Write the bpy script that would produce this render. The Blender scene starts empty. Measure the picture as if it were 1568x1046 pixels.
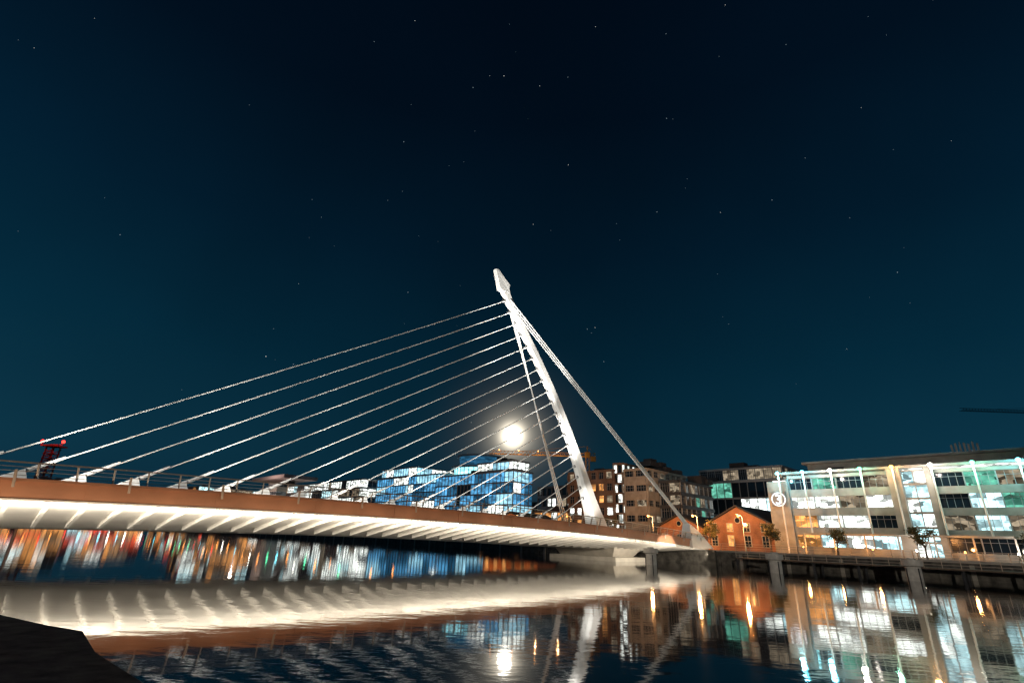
import bpy, math, random
import numpy as np
from mathutils import Vector, Matrix
random.seed(7)
scene = bpy.context.scene
R = math.radians

# ------------------------------------------------------------------ helpers
class MB:
    def __init__(self): self.v=[]; self.f=[]; self.m=[]
    def quad(self,a,b,c,d,mi=0):
        i=len(self.v); self.v+= [tuple(a),tuple(b),tuple(c),tuple(d)]; self.f.append((i,i+1,i+2,i+3)); self.m.append(mi)
    def hexa(self,p,mi=0):
        i=len(self.v); self.v+=[tuple(q) for q in p]
        for f in ((0,3,2,1),(4,5,6,7),(0,1,5,4),(1,2,6,5),(2,3,7,6),(3,0,4,7)):
            self.f.append(tuple(i+j for j in f)); self.m.append(mi)
    def box(self,fr,x0,x1,y0,y1,z0,z1,mi=0):
        self.hexa([fr(x0,y0,z0),fr(x1,y0,z0),fr(x1,y1,z0),fr(x0,y1,z0),fr(x0,y0,z1),fr(x1,y0,z1),fr(x1,y1,z1),fr(x0,y1,z1)],mi)
    def beam(self,p,q,w,h=None,mi=0,up=Vector((0,0,1))):
        p=Vector(p);q=Vector(q);h=h or w
        d=(q-p).normalized()
        if abs(d.dot(up))>.98: up=Vector((1,0,0))
        s=d.cross(up).normalized()*w/2; u=s.cross(d).normalized()*h/2
        self.hexa([p-s-u,p+s-u,p+s+u,p-s+u,q-s-u,q+s-u,q+s+u,q-s+u],mi)
    def tube(self,p,q,r0,r1=None,n=8,mi=0,caps=True):
        p=Vector(p);q=Vector(q);r1=r0 if r1 is None else r1
        d=(q-p).normalized(); up=Vector((0,0,1)) if abs(d.z)<.95 else Vector((1,0,0))
        s=d.cross(up).normalized(); u=s.cross(d)
        i=len(self.v)
        for c,r in ((p,r0),(q,r1)):
            for k in range(n):
                a=2*math.pi*k/n; self.v.append(tuple(c+s*math.cos(a)*r+u*math.sin(a)*r))
        for k in range(n):
            self.f.append((i+k,i+(k+1)%n,i+n+(k+1)%n,i+n+k)); self.m.append(mi)
        if caps:
            self.f.append(tuple(i+k for k in range(n))[::-1]); self.m.append(mi)
            self.f.append(tuple(i+n+k for k in range(n))); self.m.append(mi)
    def ball(self,c,r,mi=0,n=8,m=5):
        i=len(self.v); c=Vector(c)
        for a in range(m+1):
            th=math.pi*a/m
            for b in range(n):
                ph=2*math.pi*b/n
                self.v.append(tuple(c+Vector((math.sin(th)*math.cos(ph),math.sin(th)*math.sin(ph),math.cos(th)))*r))
        for a in range(m):
            for b in range(n):
                self.f.append((i+a*n+b,i+(a+1)*n+b,i+(a+1)*n+(b+1)%n,i+a*n+(b+1)%n)); self.m.append(mi)
    def obj(self,name,mats,parent=None,smooth=False):
        me=bpy.data.meshes.new(name); me.from_pydata(self.v,[],self.f)
        for m in mats: me.materials.append(m)
        me.polygons.foreach_set("material_index",self.m)
        if smooth: me.polygons.foreach_set("use_smooth",[True]*len(self.f))
        me.update()
        o=bpy.data.objects.new(name,me); scene.collection.objects.link(o)
        if parent: o.parent=parent
        return o
def empty(name):
    o=bpy.data.objects.new(name,None); scene.collection.objects.link(o); return o

def mat(name,col,rough=.7,metal=0,noise=.0,nscale=3,bump=0,spec=.4):
    m=bpy.data.materials.new(name); m.use_nodes=True; nt=m.node_tree; b=nt.nodes["Principled BSDF"]
    b.inputs["Base Color"].default_value=(*col,1); b.inputs["Roughness"].default_value=rough
    b.inputs["Metallic"].default_value=metal; b.inputs["Specular IOR Level"].default_value=spec
    if noise or bump:
        tc=nt.nodes.new("ShaderNodeTexCoord"); nz=nt.nodes.new("ShaderNodeTexNoise")
        nz.inputs["Scale"].default_value=nscale; nz.inputs["Detail"].default_value=6
        nt.links.new(tc.outputs["Object"],nz.inputs["Vector"])
        if noise:
            r=nt.nodes.new("ShaderNodeValToRGB")
            r.color_ramp.elements[0].position=.3; r.color_ramp.elements[1].position=.7
            r.color_ramp.elements[0].color=(*[c*(1-noise) for c in col],1); r.color_ramp.elements[1].color=(*[min(1,c*(1+noise*.6)) for c in col],1)
            nt.links.new(nz.outputs["Fac"],r.inputs[0]); nt.links.new(r.outputs[0],b.inputs["Base Color"])
        if bump:
            bp=nt.nodes.new("ShaderNodeBump"); bp.inputs["Strength"].default_value=bump; bp.inputs["Distance"].default_value=.05
            nt.links.new(nz.outputs["Fac"],bp.inputs["Height"]); nt.links.new(bp.outputs[0],b.inputs["Normal"])
    return m
def emis(name,col,s,var=.0,scale=(.5,.5,.9),sample=False):
    m=bpy.data.materials.new(name); m.use_nodes=True; nt=m.node_tree; nt.nodes.clear()
    o=nt.nodes.new("ShaderNodeOutputMaterial"); e=nt.nodes.new("ShaderNodeEmission")
    e.inputs[0].default_value=(*col,1); e.inputs[1].default_value=s
    if var:
        tc=nt.nodes.new("ShaderNodeTexCoord"); mp=nt.nodes.new("ShaderNodeMapping"); mp.inputs["Scale"].default_value=scale
        nz=nt.nodes.new("ShaderNodeTexVoronoi"); nz.inputs["Scale"].default_value=1.6; nz.distance='CHEBYCHEV'
        nt.links.new(tc.outputs["Object"],mp.inputs[0]); nt.links.new(mp.outputs[0],nz.inputs["Vector"])
        sx=nt.nodes.new("ShaderNodeSeparateColor"); nt.links.new(nz.outputs["Color"],sx.inputs[0])
        n2=nt.nodes.new("ShaderNodeTexNoise"); n2.inputs["Scale"].default_value=1.1; n2.inputs["Detail"].default_value=4
        nt.links.new(tc.outputs["Object"],n2.inputs["Vector"])
        ad=nt.nodes.new("ShaderNodeMath"); ad.operation='MULTIPLY'
        nt.links.new(sx.outputs[0],ad.inputs[0]); nt.links.new(n2.outputs["Fac"],ad.inputs[1])
        mr=nt.nodes.new("ShaderNodeMapRange"); mr.inputs["From Min"].default_value=.05; mr.inputs["From Max"].default_value=.5
        mr.inputs["To Min"].default_value=s*(1-var); mr.inputs["To Max"].default_value=s*(1+var*.6)
        nt.links.new(ad.outputs[0],mr.inputs["Value"]); nt.links.new(mr.outputs[0],e.inputs[1])
    nt.links.new(e.outputs[0],o.inputs[0])
    try: m.cycles.emission_sampling='FRONT' if sample else 'NONE'
    except Exception: pass
    return m

# ------------------------------------------------------------------ site frame
d=Vector((.7253,.6884,0)).normalized(); n=Vector((d.y,-d.x,0))
M=Vector((13,79,0)); Q0=Vector((29,78,0))
def F(k,b,z): p=Q0+n*k+d*b; return Vector((p.x,p.y,z))      # far quay frame
def B(s,w,z): p=M-d*s+n*w; return Vector((p.x,p.y,z))        # bridge frame
W=lambda x,y,z: Vector((x,y,z))
GZ=1.75

# ------------------------------------------------------------------ materials
white_steel=mat("white_painted_steel",(.82,.81,.79),.45,noise=.06,nscale=1.5)
soffit_m=mat("soffit_paint",(.76,.73,.68),.5,noise=.12,nscale=.5)
fascia_m=mat("fascia_paint",(.46,.22,.125),.5,noise=.2,nscale=.5)
steel=mat("brushed_steel",(.5,.42,.35),.4,.3)
cable_m=mat("cable_sheath",(.85,.85,.83),.5)
asphalt=mat("asphalt",(.05,.05,.052),.9,noise=.3,nscale=2,bump=.3)
conc=mat("concrete",(.38,.35,.31),.85,noise=.25,nscale=.9,bump=.3)
conc_l=mat("pale_concrete",(.5,.46,.4),.8,noise=.2,nscale=.8)
stone=mat("quay_stone",(.13,.12,.105),.85,noise=.6,nscale=1.6,bump=1.0)
jstone=mat("jetty_stone",(.11,.095,.08),.85,noise=.8,nscale=4.5,bump=1.0)
darkw=mat("dark_cladding",(.06,.065,.075),.6,noise=.2,nscale=.5)
glass_d=mat("dark_glass",(.012,.02,.03),.08,spec=.6)
glass_b=mat("tinted_glass",(.02,.06,.1),.1,spec=.6)
frame_m=mat("window_frame",(.3,.32,.34),.5)
roofm=mat("roof_felt",(.05,.05,.055),.9,noise=.2)
lw=emis("room_light_white",(.94,1,.93),2.4,.85)
lw2=emis("room_light_dim",(1,.8,.55),.35,.85)
lo=emis("room_light_warm",(1,.42,.12),1.3,.8)
lr=emis("room_light_red",(1,.1,.05),1.4,.7)
lc=emis("room_light_cool",(.6,.95,1),1.9,.85)
lg=emis("room_light_green",(.25,.9,.65),.6,.8)
lb=emis("atrium_blue",(.13,.5,.9),.9,.65,scale=(.3,.3,.9))
lb2=emis("atrium_blue_dim",(.05,.26,.5),.45,.6,scale=(.3,.3,.9))
lb3=emis("atrium_blue_pale",(.4,.8,1),1.3,.6,scale=(.3,.3,.9))
lampw=emis("lamp_white",(1,.95,.85),25)
lampo=emis("lamp_sodium",(1,.34,.07),11)
lampc=emis("lamp_cyan",(.15,.8,1),12)
lampg=emis("lamp_green",(.12,1,.45),9)
lampr=emis("lamp_red",(1,.025,.015),8)

def brick_mat(name,c1,c2):
    m=bpy.data.materials.new(name); m.use_nodes=True; nt=m.node_tree; b=nt.nodes["Principled BSDF"]; b.inputs["Roughness"].default_value=.9
    tc=nt.nodes.new("ShaderNodeTexCoord"); mp=nt.nodes.new("ShaderNodeMapping"); mp.inputs["Rotation"].default_value=(R(90),0,0)
    br=nt.nodes.new("ShaderNodeTexBrick"); br.inputs["Scale"].default_value=3; br.inputs["Color1"].default_value=(*c1,1); br.inputs["Color2"].default_value=(*c2,1)
    br.inputs["Mortar"].default_value=(.3,.26,.22,1)
    nt.links.new(tc.outputs["Object"],mp.inputs[0]); nt.links.new(mp.outputs[0],br.inputs[0])
    nz=nt.nodes.new("ShaderNodeTexNoise"); nz.inputs["Scale"].default_value=.6; nz.inputs["Detail"].default_value=5; nt.links.new(tc.outputs["Object"],nz.inputs["Vector"])
    mr=nt.nodes.new("ShaderNodeMapRange"); mr.inputs["From Min"].default_value=.3; mr.inputs["From Max"].default_value=.7; mr.inputs["To Min"].default_value=.6; mr.inputs["To Max"].default_value=1.2
    nt.links.new(nz.outputs["Fac"],mr.inputs["Value"])
    sc=nt.nodes.new("ShaderNodeVectorMath"); sc.operation='SCALE'; nt.links.new(br.outputs[0],sc.inputs[0]); nt.links.new(mr.outputs[0],sc.inputs["Scale"])
    nt.links.new(sc.outputs[0],b.inputs["Base Color"])
    return m
brick=brick_mat("red_brick",(.42,.17,.08),(.32,.12,.06))
brick_d=brick_mat("dark_brick",(.2,.12,.09),(.15,.09,.07))

# ------------------------------------------------------------------ water
def water():
    m=bpy.data.materials.new("river_water"); m.use_nodes=True; nt=m.node_tree; nt.nodes.clear()
    o=nt.nodes.new("ShaderNodeOutputMaterial")
    g=nt.nodes.new("ShaderNodeBsdfPrincipled")
    g.inputs["Base Color"].default_value=(.001,.002,.003,1); g.inputs["Roughness"].default_value=.04
    g.inputs["IOR"].default_value=1.7; g.inputs["Specular IOR Level"].default_value=.6
    tc=nt.nodes.new("ShaderNodeTexCoord")
    def nz(scale,sc,rot,det):
        mp=nt.nodes.new("ShaderNodeMapping"); mp.inputs["Scale"].default_value=sc; mp.inputs["Rotation"].default_value=(0,0,rot)
        t=nt.nodes.new("ShaderNodeTexNoise"); t.inputs["Scale"].default_value=scale; t.inputs["Detail"].default_value=det
        nt.links.new(tc.outputs["Object"],mp.inputs[0]); nt.links.new(mp.outputs[0],t.inputs["Vector"]); return t
    a=nz(.5,(.6,1.3,1),R(20),2); c=nz(2.6,(.7,1.2,1),R(-12),3)
    b1=nt.nodes.new("ShaderNodeBump"); b1.inputs["Strength"].default_value=.5; b1.inputs["Distance"].default_value=.012
    b2=nt.nodes.new("ShaderNodeBump"); b2.inputs["Strength"].default_value=.5; b2.inputs["Distance"].default_value=.005
    nt.links.new(a.outputs["Fac"],b1.inputs["Height"]); nt.links.new(c.outputs["Fac"],b2.inputs["Height"])
    nt.links.new(b1.outputs[0],b2.inputs["Normal"]); nt.links.new(b2.outputs[0],g.inputs["Normal"])
    nt.links.new(g.outputs[0],o.inputs[0]); return m
mb=MB(); mb.quad((-2500,-1500,0),(2500,-1500,0),(2500,3500,0),(-2500,3500,0)); mb.obj("river_water",[water()])

# ground (far bank, river bend) + quay wall
KB=-430
mb=MB()
mb.box(F,KB,900,1.0,2500,-2,GZ,0)
mb.box(F,-2400,KB,-1500,2500,-2,GZ,0)
mb.obj("ground",[asphalt])
q=empty("quay_wall"); mb=MB()
k=KB
while k<220:
    L=6 if k>-200 else 30
    mb.box(F,k+.02,k+L-.02,0,1.0,-2,GZ-.1,0); mb.box(F,k+.01,k+L-.01,-.12,1.0,GZ-.1+.002,GZ+.12,1)
    if k>-200: mb.box(F,k+2.7,k+3.1,-.18,-.002,-1,GZ-.3,1)
    k+=L
mb.obj("wall_blocks",[stone,conc],q)
qr=empty("quay_railing"); mb=MB()
for i in range(-80,60):
    k=i*2.0; mb.beam(F(k,.5,GZ+.12),F(k,.5,GZ+1.0),.06)
for z in (.4,.7,1.0): mb.beam(F(-160,.5,GZ+z),F(120,.5,GZ+z),.045)
mb.obj("rails",[steel],qr)
bw=empty("river_boardwalk"); mb=MB()
for i in range(46):
    k=6+i*1.5
    mb.box(F,k+.01,k+1.49,-4.2,-.4,.95,1.1,0)
    if i%3==0:
        p=F(k,-3.9,0); mb.tube((p.x,p.y,-2),(p.x,p.y,.95),.16,.16,8,1); p=F(k,-1,0); mb.tube((p.x,p.y,-2),(p.x,p.y,.95),.16,.16,8,1)
    mb.beam(F(k,-4.1,1.1),F(k,-4.1,1.95),.05,mi=2)
for z in (1.4,1.68,1.95): mb.beam(F(6,-4.1,z),F(75,-4.1,z),.04,mi=2)
mb.obj("deck_piles_rail",[mat("timber_decking",(.16,.11,.08),.8,noise=.3),roofm,steel],bw)

# near bank and jetty
mb=MB(); mb.box(F,KB,600,-400,-96,-2,2.6,0); mb.obj("near_bank_pavement",[asphalt])
def poly_prism(pts,z0,z1,name,mats,parent=None):
    m=MB(); N=len(pts); m.v=[(x,y,z0) for x,y in pts]+[(x,y,z1) for x,y in pts]
    m.f=[tuple(range(N))[::-1],tuple(range(N,2*N))]+[(i,(i+1)%N,N+(i+1)%N,N+i) for i in range(N)]; m.m=[0]*len(m.f)
    return m.obj(name,mats,parent)
jet=empty("stone_jetty")
poly_prism([(3.2,-1.1),(-2.8,4.75),(-3.9,5.7),(-4.8,6.7),(-5.4,6.95),(-7.2,7.9),(-12,8.8),(-30,10.3),(-34,-14),(3.2,-14)],-2,1.035,"platform",[jstone],jet)
poly_prism([(-7.1,7.4),(-9.5,8.2),(-13,8.6),(-13,5.6),(-7.8,5.6)],1.037,1.24,"kerb_block",[jstone],jet)
mb=MB()
for i in range(160):
    t=random.random(); x=2.6-(2.6+5.4)*t; y=-1.3+7.5*t
    mb.ball((x-.45-random.uniform(0,2.6),y-.45-random.uniform(0,1.0),1.03),random.uniform(.012,.05),0,7,4)
mb.obj("loose_stones",[conc],jet,True)

# ------------------------------------------------------------------ bridge
ps=[-14,-4,0,17,35,50,64,90]; pz=[2.6,3.1,3.4,4.0,4.22,4.27,4.02,3.3]
pf=np.polyfit(ps,pz,4); zt=lambda s: float(np.polyval(pf,s))
br=empty("cable_stayed_bridge")
S0,S1=-11.0,88.0
prof=[(-12.0,0.0),(-12.0,-.95),(-9.0,-1.35),(-6,-1.85),(-3,-2.3),(0,-2.45),(3,-2.3),(6,-1.85),(9.0,-1.35),(12.0,-.95),(12.0,0.0),(0,.3)]
mb=MB(); N=67; P=len(prof)
for i in range(N):
    s=S0+(S1-S0)*i/(N-1)
    dep=1.0-.45*max(0,min(1,(14-s)/24))
    for w,z in prof: 
        zz = z if z>-1 else -.95+(z+.95)*dep
        mb.v.append(tuple(B(s,w,zt(s)+zz)))
for i in range(N-1):
    for j in range(P):
        a=i*P+j; b=i*P+(j+1)%P
        mb.f.append((a,b,b+P,a+P))
        mb.m.append(1 if j in (0,9) else (2 if j in (10,11) else 0))
mb.f.append(tuple(range(P))); mb.m.append(0); mb.f.append(tuple(range((N-1)*P,N*P))[::-1]); mb.m.append(0)
mb.obj("deck_girder",[soffit_m,fascia_m,asphalt],br)
mb=MB()
s=S0+4
while s<S1-1.6:
    dep=1.0-.45*max(0,min(1,(14-s)/24))
    for sg in (1,-1):
        z=zt(s); zi=-.95-1.0*dep; zo=-.95-1.35*dep
        A=[B(s-.09,sg*11.9,z-.93),B(s+.09,sg*11.9,z-.93),B(s+.09,sg*5,z+zi),B(s-.09,sg*5,z+zi)]
        C=[B(s-.09,sg*11.9,z-1.1),B(s+.09,sg*11.9,z-1.1),B(s+.09,sg*5,z+zo),B(s-.09,sg*5,z+zo)]
        mb.hexa(C+A,0)
    s+=1.6
for i in range(N-1):
    sa=S0+(S1-S0)*i/(N-1); sb=S0+(S1-S0)*(i+1)/(N-1)
    for sg in (1,-1):
        mb.beam(B(sa,sg*12.06,zt(sa)+.03),B(sb,sg*12.06,zt(sb)+.03),.3,.14,1)
        mb.beam(B(sa,sg*12.04,zt(sa)-.93),B(sb,sg*12.04,zt(sb)-.93),.2,.1,0)
s=S0+1
while s<S1:
    for sg in (1,-1): mb.box(lambda a,b,c:B(a,b,c),s-.06,s+.06,sg*12.002,sg*12.035,zt(s)-.86,zt(s)-.06,1)
    s+=6.4
mb.obj("ribs_and_edges",[soffit_m,fascia_m],br)
mb=MB(); s=S0
while s<S1:
    for sg in (1,-1):
        z=zt(s); mb.beam(B(s,sg*11.95,z+.08),B(s+.12,sg*12.25,z+.84),.06,.14)
    s+=1.6
s=S0+2.4
while s<S1:
    for sg in (1,-1): mb.beam(B(s,sg*12.23,zt(s)-.35),B(s+.1,sg*12.3,zt(s)+.5),.05,.12)
    s+=4.8
for i in range(N-1):
    sa=S0+(S1-S0)*i/(N-1); sb=S0+(S1-S0)*(i+1)/(N-1)
    for sg in (1,-1):
        mb.beam(B(sa,sg*12.25,zt(sa)+.87),B(sb,sg*12.25,zt(sb)+.87),.11,.07)
        for h,o in ((.25,.07),(.45,.15),(.65,.22)):
            mb.beam(B(sa,sg*(11.95+o),zt(sa)+h),B(sb,sg*(11.95+o),zt(sb)+h),.03)
mb.obj("parapet_railing",[steel],br)
# mast
mp=[(1.0,3.6,3.9,2.5),(.6,4.9,3.2,2.1),(-.7,7.43,2.35,1.65),(-2.6,11.5,1.9,1.3),(-4.5,15.1,1.6,1.15),(-6.95,19.1,1.45,1.05),(-9.75,23.05,1.35,1.0),(-13.06,27.3,1.3,.95),(-16.3,31,1.3,.9),(-18.7,33.9,1.35,.85),(-20.3,36.0,1.45,.75)]
ma=np.array(mp)
def mastpt(z): return [float(np.interp(z,ma[:,1],ma[:,c])) for c in (0,2,3)]
def smooth_mast():
    pts=[np.array(p) for p in mp]
    for _ in range(2):
        q=[pts[0]]
        for a,b in zip(pts[:-1],pts[1:]): q+= [a*.75+b*.25,a*.25+b*.75]
        q.append(pts[-1]); pts=q
    return pts
mb=MB(); sm=smooth_mast(); sec=[(-1,-.55),(-.65,-1),(.65,-1),(1,-.55),(1,.55),(.65,1),(-.65,1),(-1,.55)]
for i,p in enumerate(sm):
    j0=max(0,i-1); j1=min(len(sm)-1,i+1); tg=Vector((sm[j1][0]-sm[j0][0],sm[j1][1]-sm[j0][1])).normalized()
    nx,nz_=tg.y,-tg.x
    for u,v in sec:
        a=p[0]+nx*u*p[2]/2; z=p[1]+nz_*u*p[2]/2
        mb.v.append(tuple(B(-a,v*p[3]/2,z)))
for i in range(len(sm)-1):
    for j in range(8):
        mb.f.append((i*8+j,i*8+(j+1)%8,(i+1)*8+(j+1)%8,(i+1)*8+j)); mb.m.append(0)
hp=[(-20.9,35.2),(-21.9,38.1),(-21.4,38.2),(-19.1,36.5),(-19.3,36.1),(-19.1,35.2)]
for sg in (-1,1):
    i=len(mb.v); mb.v+=[tuple(B(-a,sg*(.3 if z>38 else .42),z)) for a,z in hp]; mb.f.append(tuple(range(i,i+6))); mb.m.append(0)
for j in range(6):
    mb.f.append((i-6+j,i-6+(j+1)%6,i+(j+1)%6,i+j)); mb.m.append(0)
mast=mb.obj("mast",[white_steel],br)
# cables
mb=MB(); fin=MB(); soc=MB()
NC=19
for i in range(NC):
    s=67.2-3.2*i; z=34.3-1.42*i; a,wa,wn=mastpt(z)
    p=B(s,0,zt(s)+.6); q_=B(-a,0,z)
    seg=12
    dirv=(q_-p)
    L=dirv.length
    pr=p
    for t in range(1,seg+1):
        f=t/seg; c=p+dirv*f; c=Vector((c.x,c.y,c.z-4*f*(1-f)*L*.004))
        mb.tube(pr,c,.058,n=8,caps=False); pr=c
    u=dirv.normalized(); soc.tube(q_-u*1.4,q_-u*.3,.11,.16,8); soc.tube(p,p+u*3.4,.19,.1,8)
    pk=B(-a,0,z)-u*(wa*.5)
    soc.beam(pk-u*.12,pk+u*.25,.3,.34,1)
    s0=s+.9; z0=zt(s)+.2
    h=.95; ln=2.4
    A=[B(s0,-.45,z0),B(s0,.45,z0),B(s0-ln,.45,z0),B(s0-ln,-.45,z0)]
    C=[B(s0,-.3,z0+.15),B(s0,.3,z0+.15),B(s0-ln*.8,.2,z0+.25+h),B(s0-ln*.8,-.2,z0+.25+h)]
    fin.hexa(A+C)
for sg in (1,-1):
    for j in range(3):
        z=34.6-1.0*j; a,wa,wn=mastpt(z)
        p=B(-a,sg*.25,z); e=B(-7.6+ (j-1)*.7,sg*(11.4),zt(-8)+1.2+.2*j)
        mb.tube(p,e,.085,n=8,caps=False)
        u=(p-e).normalized(); soc.tube(e,e+u*3.5,.2,.11,8)
    z=zt(-9)
    A=[B(-5.6,sg*10.5,z-.9),B(-5.6,sg*12.5,z-.9),B(-11.8,sg*12.5,z-.9),B(-11.8,sg*10.5,z-.9)]
    C=[B(-6.3,sg*10.9,z+2.3),B(-6.3,sg*11.9,z+2.3),B(-8.4,sg*12.0,z+1.5),B(-8.4,sg*10.8,z+1.5)]
    fin.hexa(A+C)
mb.obj("stay_cables",[cable_m],br,True); fin.obj("anchorages",[white_steel],br); soc.obj("cable_sockets",[white_steel,roofm],br)
# pier
mb=MB()
mb.hexa([B(3.9,-5,-1),B(3.9,6.5,-1),B(-3.9,6.5,-1),B(-3.9,-5,-1),B(3.9,-5,.5),B(3.9,6.5,.5),B(-3.9,6.5,.5),B(-3.9,-5,.5)])
mb.hexa([B(2.4,-4.2,.502),B(2.4,5.0,.502),B(-2.4,5.0,.502),B(-2.4,-4.2,.502),B(3.6,-5,1.95),B(3.6,6.2,1.95),B(-3.6,6.2,1.95),B(-3.6,-5,1.95)])
mb.obj("pier",[conc_l],br)
mb=MB(); mb.box(lambda x,y,z:B(x,y,z),-14,-10.5,-13.2,13.2,-1,zt(-11)-.96); mb.obj("abutment",[stone],br)

dconc=mat("dolphin_concrete",(.55,.52,.48),.8,noise=.2)
def dolphin(x,y):
    e=empty("mooring_dolphin"); m=MB(); m.tube((x,y,-2),(x,y,1.2),.62,.62,20); m.tube((x,y,1.2),(x,y,1.3),.62,.85,20); m.tube((x,y,1.302),(x,y,1.8),.85,.85,20); m.tube((x,y,1.802),(x,y,1.95),.4,.34,12)
    m.obj("pile_and_cap",[dconc],e)
    m=MB()
    for a in range(4):
        t=a*math.pi/2; m.beam((x+.66*math.cos(t),y+.66*math.sin(t),-.5),(x+.66*math.cos(t),y+.66*math.sin(t),1.1),.08)
    m.obj("fender_strips",[roofm],e)
for x,y in ((17.5,65),(28,56.5),(38.5,51.5),(58,33)): dolphin(x,y)

# ------------------------------------------------------------------ buildings
def facade(mb,fr,x0,x1,z0,z1,floors,bay,slab_mi,mull_mi,pick,slab_h=.45,depth=.35,mull=.12):
    nb=max(1,round((x1-x0)/bay)); bw=(x1-x0)/nb; fh=(z1-z0)/floors
    for f in range(floors):
        za=z0+f*fh; zb=za+fh
        mb.box(fr,x0,x1,.0,depth,za,za+slab_h,slab_mi)
        for i in range(nb):
            xa=x0+i*bw
            mi=pick(f,i,nb)
            a=fr(xa+mull/2,.03,za+slab_h); b=fr(xa+bw-mull/2,.03,za+slab_h); c=fr(xa+bw-mull/2,.03,zb); e=fr(xa+mull/2,.03,zb)
            mb.quad(a,b,c,e,mi)
            mb.box(fr,xa-mull/2,xa+mull/2,.0,depth*.8,za+slab_h,zb,mull_mi)
            if bw>2:
                for q in (1,2,3): mb.box(fr,xa+bw*q/4-.025,xa+bw*q/4+.025,.031,.08,za+slab_h,zb,2)
                mb.box(fr,xa+mull/2,xa+bw-mull/2,.031,.07,zb-.55,zb-.5,2)
    mb.box(fr,x0,x1,0,depth+.1,z1,z1+.5,slab_mi)
def office(name,k0,k1,b0,b1,z1,floors,bay,mats,pick,roof=True,z0=GZ,fr=F,mm_=2,**kw):
    e=empty(name)
    mb=MB(); mb.box(fr,k0,k1,b0,b1,z0,z1+.3,0); mb.obj("core",[mats[0]],e)
    mb=MB()
    facade(mb,lambda x,o,z:fr(x,b0-o,z),k0,k1,z0,z1,floors,bay,1,mm_,pick,**kw)
    facade(mb,lambda x,o,z:fr(k1+o,x,z),b0,b1,z0,z1,floors,bay,1,mm_,pick,**kw)
    facade(mb,lambda x,o,z:fr(k0-o,x,z),b0,b1,z0,z1,floors,bay,1,mm_,pick,**kw)
    mb.obj("facade",mats,e)
    if roof:
        mb=MB(); r=random.Random(sum(map(ord,name))+int(k0))
        mb.box(fr,k0,k1,b0,b1,z1+.302,z1+.5,0)
        for _ in range(4):
            kk=r.uniform(k0+2,max(k0+3,k1-5)); bb=r.uniform(b0+3,b1-4); mb.box(fr,kk,kk+r.uniform(1.5,4),bb,bb+2.5,z1+.502,z1+r.uniform(1.2,2.4),0)
        mb.obj("roof_plant",[roofm],e)
    return e
def picker(seed,table,run=4):
    r=random.Random(seed); st={'n':0,'mi':0,'f':-1}
    def p(f,i,nb):
        if st['n']<=0 or st['f']!=f:
            x=r.random(); acc=0; st['mi']=table[0][0]
            for mi,pr in table:
                acc+=pr
                if x<acc: st['mi']=mi; break
            st['n']=r.randint(1,run); st['f']=f
        st['n']-=1
        return st['mi']
    return p

def pickA(seed):
    r=random.Random(seed)
    def p(f,i,nb):
        x=r.random()
        if f==0: return 6 if x<.25 else (4 if x<.45 else (7 if x<.7 else 3))
        if f==1: return 4 if x<.3 else (5 if x<.5 else (6 if x<.7 else 3))
        if f==2: return 4 if x<.65 else (7 if x<.85 else 5)
        return 5 if x<.25 else (8 if x<.5 else 3)
    return p
tan=mat("grey_cladding",(.33,.32,.3),.7,noise=.35,nscale=.5)
matsA=[darkw,tan,frame_m,glass_d,lw,lw2,lo,lc,lg,conc]
e=office("riverside_office_building",6,20,20,34,13.3,4,3.5,matsA,pickA(3),slab_h=1.15,depth=.7)
mb=MB()
mb.box(F,20,21.6,18.6,34,GZ,14.2,1)
facade(mb,lambda x,o,z:F(x,19.6-o,z),21.6,24.4,GZ,13.6,6,1.4,1,2,lambda f,i,nb:7 if (f+i)%3 else 4,slab_h=.3,depth=.3)
mb.box(F,21.6,24.4,19.6,34,GZ,13.6,0)
mb.box(F,24.4,25.2,18.8,34,GZ,14.2,1)
def pickR(seed):
    r=random.Random(seed)
    def p(f,i,nb):
        x=r.random()
        if f==3: return 8 if x<.65 else (5 if x<.75 else 3)
        if f==2: return 7 if x<.4 else (8 if x<.75 else 3)
        return 5 if x<.3 else (6 if x<.4 else 7 if x<.55 else 3)
    return p
facade(mb,lambda x,o,z:F(x,20-o,z),25.2,62,GZ,13.2,4,3.4,1,2,pickR(5),slab_h=1.0,depth=.7)
mb.box(F,25.2,62,20,34,GZ,13.2,0)
mb.box(F,4.4,64,18.4,20,14.0,14.35,1); mb.box(F,8,64,24,33,14.36,16.1,9); mb.box(F,7.4,64.5,23.2,33.5,16.102,16.45,1)
mb.box(F,20,64,18.9,19.4,13.75,13.95,4)
mb.box(F,8,32,16.6,19.3,4.6,4.85,1)
for k in range(8,33,4): mb.box(F,k-.1,k+.1,16.8,17.0,GZ,4.598,1)
mb.obj("stair_tower_and_wing",matsA,e)
mb=MB()
cols=[5.2,9,13,17,21,25.5,30,34.5,39,43.5]
CC=[1,1,2,4,3,2,4,1,4,1]
for i,k in enumerate(cols):
    mb.tube(F(k,17.6,4.86 if 8<=k<=32 else GZ),F(k,17.6,14.1),.13,.1,10,0)
    mb.tube(F(k,18.4,14.05),F(k,17.6,14.05),.06,.06,8,0)
    mb.ball(F(k,17.4,14.1),.27,CC[i],10,6)
mb.obj("facade_columns",[white_steel,lampc,lampw,lampo,lampg],e)
mb=MB()
for j in range(7):
    k=27.4+j*.5; mb.tube(F(k,28,16.4),F(k,28,17.8+.4*(j%3)),.06,.06,6); mb.box(F,k-.12,k+.12,27.8,28,17.2,18.2+.2*(j%2))
mb.box(F,26.8,31,27,29,16.46,17.0)
mb.obj("roof_antennas",[steel],e)
mb=MB(); mb.box(F,2.6,5.9,19.2,30,GZ,13.0,0); mb.obj("end_wall",[tan],e)
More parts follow.
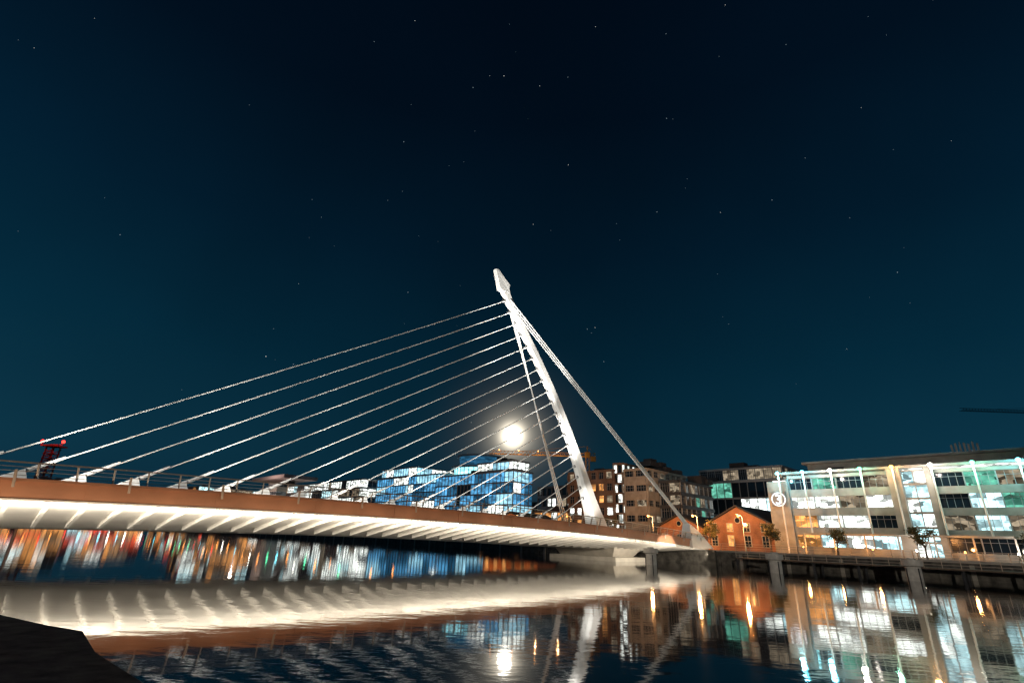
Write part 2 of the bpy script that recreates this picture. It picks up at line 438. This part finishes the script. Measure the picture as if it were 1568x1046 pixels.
sg=empty("illuminated_sign")
mb=MB(); mb.box(F,3.1,5.4,19.0,19.17,8.9,11.3,0)
for a in range(28):
    t0=2*math.pi*a/28; t1=2*math.pi*(a+1)/28
    mb.beam(F(4.25+1.05*math.cos(t0),18.95,10.1+1.05*math.sin(t0)),F(4.25+1.05*math.cos(t1),18.95,10.1+1.05*math.sin(t1)),.1,.16,1)
sl=emis("sign_light",(1,1,1),1.5)
mb.obj("panel",[mat("sign_panel",(.2,.19,.18),.5),sl],sg)
cu=bpy.data.curves.new("numeral","FONT"); cu.body="3"; cu.size=2.2; cu.extrude=.06; cu.align_x='CENTER'; cu.offset=.05
to=bpy.data.objects.new("numeral",cu); scene.collection.objects.link(to); to.parent=sg; to.data.materials.append(sl)
xax=n; yax=Vector((0,0,1)); zax=xax.cross(yax)
mt=Matrix((xax,yax,zax)).transposed().to_4x4(); mt.translation=F(4.25,18.9,9.35); to.matrix_world=mt

def warehouse(k0,k1,b0,b1,ze,zr,name="brick_warehouse"):
    e=empty(name); mb=MB(); km=(k0+k1)/2
    mb.v=[tuple(p) for p in (F(k0,b0,GZ),F(k1,b0,GZ),F(k1,b0,ze),F(km,b0,zr),F(k0,b0,ze),F(k0,b1,GZ),F(k1,b1,GZ),F(k1,b1,ze),F(km,b1,zr),F(k0,b1,ze))]
    mb.f=[(0,1,2,3,4),(9,8,7,6,5),(1,6,7,2),(5,0,4,9)]; mb.m=[0]*4; mb.obj("walls",[brick],e)
    mb=MB()
    for a,c in (((k0-.4,ze-.15),(km,zr+.12)),((km,zr+.12),(k1+.4,ze-.15))):
        mb.hexa([F(a[0],b0-.4,a[1]),F(c[0],b0-.4,c[1]),F(c[0],b1,c[1]),F(a[0],b1,a[1]),F(a[0],b0-.4,a[1]+.25),F(c[0],b0-.4,c[1]+.25),F(c[0],b1,c[1]+.25),F(a[0],b1,a[1]+.25)])
    mb.obj("roof",[roofm],e)
    mb=MB(); nw=max(2,int((k1-k0)/2.6))
    for i in range(nw):
        c=k0+(i+.5)*(k1-k0)/nw
        for z,h in ((GZ+.8,1.7),(GZ+3.2,1.3)):
            if z+h>ze+.5: continue
            mb.box(F,c-.6,c+.6,b0-.06,b0-.002,z-.1,z+h+.1,0); mb.quad(F(c-.48,b0-.08,z),F(c+.48,b0-.08,z),F(c+.48,b0-.08,z+h),F(c-.48,b0-.08,z+h),1 if random.random()<.4 else 2)
            mb.box(F,c-.03,c+.03,b0-.1,b0-.082,z,z+h,0); mb.box(F,c-.48,c+.48,b0-.1,b0-.083,z+h*.5-.03,z+h*.5+.03,0)
    mb.tube(F(km,b0-.1,ze+.8),F(km,b0-.002,ze+.8),.55,.55,16,0); mb.tube(F(km,b0-.14,ze+.8),F(km,b0-.102,ze+.8),.42,.42,16,2)
    mb.obj("windows",[conc_l,lo,glass_d],e)
warehouse(-19.5,-10,20,38,5.4,7.6); warehouse(-9.4,2.4,20,36,6.0,9.0)
warehouse(-64,-46,14,26,5.2,8.0)

mg=[darkw,frame_m,frame_m,glass_d,lc,lw2,lw,lg,glass_b]
office("glass_office_building",-34,-6,58,80,17.6,4,2.0,mg,picker(8,[(4,.2),(8,.22),(7,.3),(6,.1),(3,.18)],5),slab_h=.4)
office("glass_office_penthouse",-30,-9,62,78,21.3,1,2.0,mg,picker(9,[(5,.4),(3,.6)]),z0=18.3)
office("dark_apartment_block",-24,-19.4,30,45,15,5,2.3,[darkw,darkw,frame_m,glass_d,lw2,lg],picker(4,[(3,.82),(4,.08),(5,.1)],1),slab_h=.7)
mm=[brick_d,brick_d,frame_m,glass_d,lw,lw2,lo,lc]
office("brick_apartment_building",-46,-33,25,40,17.6,6,2.0,mm,picker(12,[(4,.14),(5,.3),(6,.14),(3,.42)],2),slab_h=1.1,mull=.75,mm_=1)
e=office("stairwell_tower",-33,-31,25.5,40,19,8,1,mm,lambda f,i,nb:4 if (f*3+i)%2 else 3,slab_h=.4)
office("concrete_office_block",-30.6,-25,26,44,17.5,5,2.6,[darkw,conc,frame_m,glass_d,lw2],picker(2,[(3,.93),(4,.07)],1),slab_h=1.9,mull=.6,mm_=1)
mbm=[darkw,frame_m,frame_m,glass_b,lb,lb2,lw,lb3,lo]
office("blue_glass_office_building",-108,-71,30,38,20.5,6,1.7,mbm,picker(21,[(4,.42),(5,.22),(6,.08),(7,.25),(3,.03)],5),slab_h=.4)
office("blue_glass_office_building",-150,-109,32,60,22,7,1.7,mbm,picker(22,[(4,.4),(5,.32),(7,.18),(6,.05),(3,.05)],6),slab_h=.4)
office("rooftop_storey",-149,-125,33,58,25.5,1,1.7,mbm,picker(24,[(6,.7),(7,.3)],4),z0=22.7,slab_h=.3)
office("rooftop_storey",-88,-72,31,37.5,23.5,1,1.7,mbm,picker(25,[(6,.5),(7,.5)],4),z0=21.2,slab_h=.3)
office("dark_office_building",-66.5,-56,36,52,16,5,1.9,[darkw,darkw,frame_m,glass_d,lw,lw2,lo],picker(23,[(3,.62),(5,.2),(6,.1),(4,.08)],2),slab_h=.8,mull=.4,mm_=1)
rt=empty("rooftop_rotunda"); mb=MB(); c=F(-102,44,0)
mb.tube((c.x,c.y,GZ),(c.x,c.y,20.9),9,9,32,2)
mb.tube((c.x,c.y,21),(c.x,c.y,24.2),9,9,32,1); mb.tube((c.x,c.y,24.2),(c.x,c.y,24.8),10.2,10.2,32,0); mb.tube((c.x,c.y,24.8),(c.x,c.y,28.2),7,7.6,32,2); mb.tube((c.x,c.y,28.2),(c.x,c.y,28.8),8.3,8.3,32,0)
for i in range(32):
    a=2*math.pi*i/32; mb.tube((c.x+9.05*math.cos(a),c.y+9.05*math.sin(a),21),(c.x+9.05*math.cos(a),c.y+9.05*math.sin(a),24.2),.14,.14,6,0)
mb.obj("drum",[frame_m,emis("rotunda_glow",(.35,.9,1),2.4,.5),lb2],rt)
office("quayside_pub",-62,-50,30,36,9,3,2,mm,picker(31,[(6,.5),(4,.2),(3,.3)],2),slab_h=.6)
office("white_glass_office_building",-235,-158,30,60,22.5,6,2.0,[darkw,conc,frame_m,glass_d,lw,lc,lw2],picker(41,[(3,.25),(4,.42),(5,.15),(6,.18)],5),slab_h=.7)
e=office("flat_roofed_pavilion",-262,-250,30,42,25,6,3,[conc,conc,frame_m,glass_d,lw2],picker(43,[(3,.9),(4,.1)]),slab_h=2.2)
mb=MB(); mb.box(F,-285,-238,28,46,27.5,29.2); mb.obj("overhanging_roof",[mat("roof_fascia",(.5,.4,.38),.7)],e)
l=bpy.data.lights.new("roof_uplight","POINT"); l.energy=9000; l.color=(1,.75,.65); l.shadow_soft_size=.5
o=bpy.data.objects.new("roof_uplight",l); o.location=F(-250,16,22); scene.collection.objects.link(o); o.parent=e
cb=[darkw,conc,frame_m,glass_d,lw,lo,lc,lw2,lr]
r=random.Random(5)
k=-296
while k>KB-40:
    w=r.uniform(16,30); h=r.uniform(14,26)
    office("city_block",k-w,k,r.uniform(12,20),60,h,max(3,int(h/3.5)),3,cb,picker(int(-k),[(3,.4),(4,.1),(5,.25),(6,.05),(7,.12),(8,.08)],4),slab_h=1.0,mull=.3)
    k-=w+r.uniform(2,8)
G=lambda x,y,z: F(KB-y,-x,z)   # x along the bend quay, y back from it
x=-10
while x<190:
    w=r.uniform(14,24); h=r.uniform(19,30)
    office("city_block",x,x+w,12,40,h,max(3,int(h/3.4)),3,cb,picker(int(x*7+99),[(3,.3),(4,.1),(5,.3),(6,.06),(7,.12),(8,.12)],4),fr=G,slab_h=.9,mull=.3)
    x+=w+r.uniform(1,3)
office("city_block",-20,4,95,120,15,4,4,[darkw,conc,frame_m,glass_d,lw2],picker(77,[(3,.9),(4,.1)]))
office("city_block",-130,-60,90,120,17,5,4,[darkw,conc,frame_m,glass_d,lw2,lw],picker(78,[(3,.8),(4,.15),(5,.05)]))

tw=empty("lattice_tower"); mb=MB()
c=Vector((-395,450,0))
for sx in (-4,4):
    for sy in (-4,4): mb.beam((c.x+sx,c.y+sy,GZ),(c.x+sx*.8,c.y+sy*.8,62),.9,mi=0)
z=4
while z<60:
    for sx in (-4,4): mb.beam((c.x+sx,c.y-4,z),(c.x-sx,c.y-4,z+4),.5,mi=0); mb.beam((c.x+sx,c.y-4,z),(c.x+sx,c.y+4,z+4),.5,mi=0)
    mb.box(W,c.x-4,c.x+4,c.y-4,c.y+4,z-.3,z+.3,0)
    z+=4
mb.box(W,c.x-7,c.x+7,c.y-6,c.y+6,62,63.2,0)
for x in (-7,11): mb.ball((c.x+x,c.y-5,66),1.3,1)
mb.beam((c.x-7,c.y-5,63),(c.x-7,c.y-5,65),.5); mb.beam((c.x+11,c.y-5,63),(c.x+11,c.y-5,65),.5); mb.beam((c.x,c.y-5,63.5),(c.x+11,c.y-5,63.5),.5)
mb.obj("frame",[mat("tower_paint",(.25,.08,.06),.7),lampr],tw)
for x in (-7,11):
    l=bpy.data.lights.new("beacon","POINT"); l.energy=3000; l.color=(1,.05,.03); l.shadow_soft_size=.5
    o=bpy.data.objects.new("beacon",l); o.location=(c.x+x,c.y-10,67); scene.collection.objects.link(o); o.parent=tw

def crane(base,h,jdir,jl,cl,mats,s=1.6,lights=True):
    e=empty("tower_crane"); mb=MB(); x,y=base; z=GZ
    hs=s/2
    for sx in (-hs,hs):
        for sy in (-hs,hs): mb.beam((x+sx,y+sy,z),(x+sx,y+sy,h),.22)
    zz=z
    while zz<h-s:
        mb.beam((x-hs,y-hs,zz),(x+hs,y-hs,zz+s*1.2),.12); mb.beam((x+hs,y-hs,zz),(x+hs,y+hs,zz+s*1.2),.12); zz+=s*1.2
    j=Vector(jdir).normalized(); side=Vector((-j.y,j.x,0))*.8
    o=Vector((x,y,h))
    mb.box(lambda a,b,c_:o+j*a+side*b+Vector((0,0,c_)),-1.2,1.2,-1.2,1.2,-.5,2.2)
    mb.beam(o,o+Vector((0,0,5)),.4)
    for a,b in ((0,jl),(-cl,0)):
        for sd in (-1,1): mb.beam(o+j*a+side*sd,o+j*b+side*sd,.22)
        mb.beam(o+j*a+Vector((0,0,1.6)),o+j*b+Vector((0,0,1.6)),.22)
        t=a
        while t<b-1.5:
            for sd in (-1,1):
                mb.beam(o+j*t+side*sd,o+j*(t+.9)+Vector((0,0,1.6)),.1); mb.beam(o+j*(t+.9)+Vector((0,0,1.6)),o+j*(t+1.8)+side*sd,.1)
            t+=1.8
    mb.beam(o+Vector((0,0,5)),o+j*jl*.7+Vector((0,0,1.6)),.12); mb.beam(o+Vector((0,0,5)),o-j*cl*.9+Vector((0,0,1.6)),.12)
    mb.box(lambda a,b,c_:o+j*a+side*b+Vector((0,0,c_)),-cl,-cl+2.5,-1,1,-2.2,-.1)
    mb.obj("lattice",mats,e)
    if lights:
        m2=MB()
        for t in (.1,.3,.5,.7,.9):
            m2.ball(o+j*jl*t+Vector((0,0,2)),.25)
            l=bpy.data.lights.new("work_light","POINT"); l.energy=450; l.color=(1,.55,.25)
            lo_=bpy.data.objects.new("work_light",l); lo_.location=o+j*jl*t+Vector((0,-3.5,-1)); scene.collection.objects.link(lo_); lo_.parent=e
        m2.obj("work_lights",[lampo],e)
yel=mat("crane_yellow",(.6,.32,.06),.6)
crane((39,250),41.0,(-1,.05,0),48,4,[yel])
crane((345,300),86,(-1,.02,0),68,14,[roofm],2,False)

# ------------------------------------------------------------------ trees, lamps
def tree(x,y,z,h,cr,colm,seed):
    e=empty("quayside_tree"); r=random.Random(seed); mb=MB(); th=h*.42
    mb.tube((x,y,z),(x+.05,y,z+th),.14,.09,8)
    tips=[]
    for i in range(9):
        a=r.uniform(0,6.28); q_=Vector((x+math.cos(a)*cr*r.uniform(.3,.75),y+math.sin(a)*cr*r.uniform(.3,.75),z+h*r.uniform(.5,.92)))
        s_=Vector((x+.05,y,z+th*r.uniform(.75,1))); mb.tube(s_,q_,.06,.02,5); tips.append(q_)
    mb.obj("trunk_and_limbs",[mat("bark",(.1,.07,.05),.9)],e)
    mb=MB()
    for i in range(1300):
        t=r.choice(tips); p=t+Vector((r.gauss(0,.3),r.gauss(0,.3),r.gauss(0,.28)))*cr*.62
        u=Vector((r.uniform(-1,1),r.uniform(-1,1),r.uniform(-1,1))).normalized()*.12; v=u.cross(Vector((r.uniform(-1,1),r.uniform(-1,1),r.uniform(-1,1)))).normalized()*.08
        mb.quad(p-u,p-v,p+u,p+v,r.choice((0,0,1)))
    mb.obj("foliage",colm,e)
lf=[mat("leaf_dark",(.07,.07,.025),.7),mat("leaf_light",(.14,.1,.03),.7)]
for k,b,h,s in ((-5.5,13,4.8,1),(4.2,13,4.2,2),(13,14,3.8,3),(23.2,14,4.0,4),(-25,12,5,5),(34,14,4.5,6)):
    p=F(k,b,0); tree(p.x,p.y,GZ,h,1.5,lf,s)

def street_lamp(k,b,h,lm,col,pw,fr=F,z=GZ,rr=.15):
    e=empty("street_lamp"); mb=MB(); p=fr(k,b,z); t=fr(k,b,z+h); a=fr(k,b-1.1,z+h+.15)
    mb.tube(p,p+Vector((0,0,.9)),.13,.11,8); mb.tube(p+Vector((0,0,.9)),t,.07,.05,8); mb.tube(t,a,.045,.04,6); 
    mb.beam(a,a+(a-t).normalized()*.7,.26,.1)
    mb.obj("column_and_arm",[frame_m],e)
    m2=MB(); q_=a+(a-t).normalized()*.35-Vector((0,0,.12)); m2.ball(q_-Vector((0,0,rr-.15)),rr,0,8,5); m2.obj("lantern",[lm],e)
    if pw:
        l=bpy.data.lights.new("lantern_light","POINT"); l.energy=pw; l.color=col; l.shadow_soft_size=.2
        o=bpy.data.objects.new("lantern_light",l); o.location=q_-Vector((0,0,.25+rr)); scene.collection.objects.link(o); o.parent=e
    return e
OR=(1,.42,.12); WH=(1,.9,.75)
for k,pw,lm,c in ((1.1,3600,lampo,OR),(-6.5,3600,lampo,OR),(-15,3200,lampo,OR),
                  (-34,900,lampo,OR),(-48,1500,lampo,OR),(-60,1500,lampo,OR)):
    street_lamp(k,11,5.2,lm,c,pw,rr=.2)
r=random.Random(3)
k=-72
while k>KB:
    lm=r.choice([lampo,lampo,lampw,lampo,lampc,lampr,lampg,lampo]); 
    street_lamp(k,6,r.uniform(4,8),lm,OR,0,rr=r.uniform(.2,.38)); k-=r.uniform(6,11)
x=2
while x<120:
    lm=r.choice([lampo,lampr,lampw,lampo,lampc,lampo])
    street_lamp(x,5,r.uniform(4,9),lm,OR,0,fr=G,rr=r.uniform(.4,.6)); x+=r.uniform(4,8)
bl=empty("bollard_light_row"); mb=MB()
for k,lm,c,pw in ((8,1,OR,320),(12.5,1,OR,320),(17,1,OR,420),(22,2,WH,320),(27,1,OR,400),(32,2,WH,260),(38,1,OR,260),(46,1,OR,220)):
    p=F(k,15.6,0); mb.tube((p.x,p.y,GZ),(p.x,p.y,GZ+.95),.09,.09,8,0); mb.tube((p.x,p.y,GZ+.952),(p.x,p.y,GZ+1.15),.1,.1,8,lm); mb.tube((p.x,p.y,GZ+1.152),(p.x,p.y,GZ+1.2),.13,.1,8,0)
    l=bpy.data.lights.new("bollard_lamp","POINT"); l.energy=pw; l.color=c; l.shadow_soft_size=.15
    o=bpy.data.objects.new("bollard_lamp",l); o.location=(p.x,p.y,GZ+1.45); scene.collection.objects.link(o); o.parent=bl
mb.obj("posts",[steel,lampo,lampw],bl)

# ------------------------------------------------------------------ lights
def add_light(name,typ,loc,energy,col,aim=None,parent=None,**kw):
    l=bpy.data.lights.new(name,typ); l.energy=energy; l.color=col
    for a,v in kw.items(): setattr(l,a,v)
    o=bpy.data.objects.new(name,l); scene.collection.objects.link(o); o.location=loc
    if aim is not None: o.rotation_euler=(Vector(aim)-Vector(loc)).to_track_quat('-Z','Y').to_euler()
    if parent: o.parent=parent
    return o
WARM=(1,.89,.72)
seg=10; L=(S1-S0)/seg
def strip(name,s,w0,z0,w1,z1,en,col,L):
    p=B(s,w0,zt(s)+z0); q_=B(s,w1,zt(s)+z1)
    zax=-(q_-p).normalized(); xax=(B(s+1,0,zt(s+1))-B(s-1,0,zt(s-1))).normalized(); yax=zax.cross(xax).normalized()
    o=add_light(name,"AREA",p,en,col,None,br,shape='RECTANGLE',size=L*.98,size_y=.12)
    m3=Matrix((xax,yax,zax)).transposed().to_4x4(); m3.translation=p; o.matrix_world=m3
for i in range(seg):
    s=S0+(i+.5)*L
    strip("soffit_strip",s,12.15,-1.55,3,-1.3,(110,200,430,720,900,1050,1250,1350,1350,1350)[i],WARM,L)
    strip("fascia_fill_strip",s,13.1,-1.3,12,-.2,(25,25,28,34,42,52,64,70,70,70)[i],(1,.74,.5),L)  # added fill strip off the deck edge, invisible from behind, brightens the fascia
for (s,w,tz,e_) in ((9,9,8,9000),(12,8,17,28000),(16,8,26,52000),(20,8,34,85000),(26,8,37,55000),(-7,8,20,16000)):
    a,_,_=mastpt(tz); add_light("mast_floodlight","SPOT",B(s,w,zt(s)+.6),e_,(1,.96,.88),B(-a,0,tz),br,spot_size=R(26),spot_blend=.8,shadow_soft_size=.3)
for s in (24,34,44,54,64,74):
    add_light("cable_floodlight","SPOT",B(s,5,zt(s)+.5),5500,(1,.95,.85),B(s-14,0,zt(s)+13),br,spot_size=R(110),spot_blend=.6,shadow_soft_size=.3)
CL=[(.3,.9,1),(.3,.9,1),(1,.9,.8),(.4,1,.7),(1,.5,.2),(1,.9,.8),(.4,1,.7),(.3,.9,1),(.4,1,.7)]
for i,k in enumerate(cols[:9]):
    add_light("column_light","POINT",F(k,16.6,13.4),600,CL[i],None,None,shadow_soft_size=.25)
add_light("pier_floodlight","SPOT",B(1,17,.9),3500,WARM,B(0,5,.9),br,spot_size=R(60),shadow_soft_size=.2)
street_lamp(-34,3,6,lampo,OR,1500,fr=lambda a,b,z:Vector((a,b,z)),z=1.0)  # invented lamp out of frame, added to light the bridge fascia
sl_=street_lamp(62,-98,9,lampw,WH,800,z=2.6)  # invented near-bank lamp behind the camera, added to carry the spot below
add_light("dolphin_fill_spot","SPOT",F(62,-98.5,11.5),80000,WH,F(20,-12,1),sl_,spot_size=R(34),spot_blend=.6,shadow_soft_size=.3)  # added fill spot, out of frame, to brighten the mooring dolphins

# moonlight
mdir=Vector((.0087,1,.1905)).normalized()
sun=bpy.data.lights.new("moonlight","SUN"); sun.energy=.03; sun.angle=R(.5); sun.color=(.8,.9,1)
so=bpy.data.objects.new("moonlight",sun); scene.collection.objects.link(so); so.rotation_euler=(mdir).to_track_quat('Z','Y').to_euler()
mb=MB(); mb.ball(Vector((0,0,2.2))+mdir*2200,26,0,32,16); mb.obj("moon",[emis("moon_surface",(1,.95,.85),14)],None,True)
mb=MB(); r=random.Random(11)
for i in range(160):
    a=r.uniform(-1.2,1.2); el=r.uniform(.2,1.2); v=Vector((math.sin(a)*math.cos(el),math.cos(a)*math.cos(el),math.sin(el)))
    mb.ball(v*2400,r.choice((.7,.8,.9,1.0,1.2,1.6)),r.choice((0,1,1,1)),4,3)
mb.obj("stars",[emis("star_bright",(1,.97,.9),1.2),emis("star_faint",(.7,.9,1),.42)])

# ------------------------------------------------------------------ world
w=bpy.data.worlds.new("World"); scene.world=w; w.use_nodes=True; nt=w.node_tree; nt.nodes.clear()
out=nt.nodes.new("ShaderNodeOutputWorld"); bg=nt.nodes.new("ShaderNodeBackground"); bg.inputs[1].default_value=1
tc=nt.nodes.new("ShaderNodeTexCoord"); nm=nt.nodes.new("ShaderNodeVectorMath"); nm.operation='NORMALIZE'
nt.links.new(tc.outputs["Generated"],nm.inputs[0])
sp=nt.nodes.new("ShaderNodeSeparateXYZ"); nt.links.new(nm.outputs[0],sp.inputs[0])
rp=nt.nodes.new("ShaderNodeValToRGB"); cr=rp.color_ramp
cr.elements[0].position=0; cr.elements[0].color=(.0035,.022,.038,1)
cr.elements[1].position=1; cr.elements[1].color=(.0004,.0028,.008,1)
for p,c in ((.12,(.003,.026,.046)),(.3,(.0012,.018,.035)),(.5,(.0007,.0095,.0215)),(.7,(.0005,.0045,.0115))):
    el=cr.elements.new(p); el.color=(*c,1)
nt.links.new(sp.outputs["Z"],rp.inputs[0])
sx=nt.nodes.new("ShaderNodeMath"); sx.operation='MULTIPLY'; nt.links.new(sp.outputs["X"],sx.inputs[0]); nt.links.new(sp.outputs["X"],sx.inputs[1])
sy=nt.nodes.new("ShaderNodeMath"); sy.operation='MULTIPLY_ADD'; sy.inputs[1].default_value=1.0; sy.inputs[2].default_value=.85; nt.links.new(sx.outputs[0],sy.inputs[0])
nzs=nt.nodes.new("ShaderNodeTexNoise"); nzs.inputs["Scale"].default_value=2.2; nzs.inputs["Detail"].default_value=3; nt.links.new(nm.outputs[0],nzs.inputs["Vector"])
nmr=nt.nodes.new("ShaderNodeMapRange"); nmr.inputs["From Min"].default_value=.3; nmr.inputs["From Max"].default_value=.7; nmr.inputs["To Min"].default_value=.88; nmr.inputs["To Max"].default_value=1.12
nt.links.new(nzs.outputs["Fac"],nmr.inputs["Value"])
sz=nt.nodes.new("ShaderNodeMath"); sz.operation='MULTIPLY'; nt.links.new(sy.outputs[0],sz.inputs[0]); nt.links.new(nmr.outputs[0],sz.inputs[1])
skm=nt.nodes.new("ShaderNodeVectorMath"); skm.operation='SCALE'; nt.links.new(rp.outputs[0],skm.inputs[0]); nt.links.new(sz.outputs[0],skm.inputs["Scale"])
dt=nt.nodes.new("ShaderNodeVectorMath"); dt.operation='DOT_PRODUCT'; dt.inputs[1].default_value=mdir
nt.links.new(nm.outputs[0],dt.inputs[0])
def powt(p,s):
    mx=nt.nodes.new("ShaderNodeMath"); mx.operation='MAXIMUM'; mx.inputs[1].default_value=0; nt.links.new(dt.outputs["Value"],mx.inputs[0])
    pw=nt.nodes.new("ShaderNodeMath"); pw.operation='POWER'; pw.inputs[1].default_value=p; nt.links.new(mx.outputs[0],pw.inputs[0])
    ml=nt.nodes.new("ShaderNodeMath"); ml.operation='MULTIPLY'; ml.inputs[1].default_value=s; nt.links.new(pw.outputs[0],ml.inputs[0]); return ml
p1=powt(5500,3.0); p2=powt(1000,.38); p3=powt(240,.05)
ad=nt.nodes.new("ShaderNodeMath"); ad.operation='ADD'; nt.links.new(p1.outputs[0],ad.inputs[0]); nt.links.new(p2.outputs[0],ad.inputs[1])
ad2=nt.nodes.new("ShaderNodeMath"); ad2.operation='ADD'; nt.links.new(ad.outputs[0],ad2.inputs[0]); nt.links.new(p3.outputs[0],ad2.inputs[1])
cm=nt.nodes.new("ShaderNodeVectorMath"); cm.operation='SCALE'; cm.inputs[0].default_value=(1,.88,.68); nt.links.new(ad2.outputs[0],cm.inputs["Scale"])
sm_=nt.nodes.new("ShaderNodeVectorMath"); sm_.operation='ADD'; nt.links.new(skm.outputs[0],sm_.inputs[0]); nt.links.new(cm.outputs[0],sm_.inputs[1])
nt.links.new(sm_.outputs[0],bg.inputs[0]); nt.links.new(bg.outputs[0],out.inputs[0])

# ------------------------------------------------------------------ camera
cam=bpy.data.cameras.new("camera"); cam.lens=17.8; cam.sensor_width=36; cam.clip_end=6000; cam.clip_start=.05
co=bpy.data.objects.new("camera",cam); scene.collection.objects.link(co)
co.matrix_world=Matrix.Translation((0,0,2.2)) @ Matrix.Rotation(R(90+21.3),4,'X') @ Matrix.Rotation(R(2.3),4,'Z')
scene.camera=co
scene.view_settings.view_transform='Standard'; scene.view_settings.look='None'; scene.view_settings.exposure=0
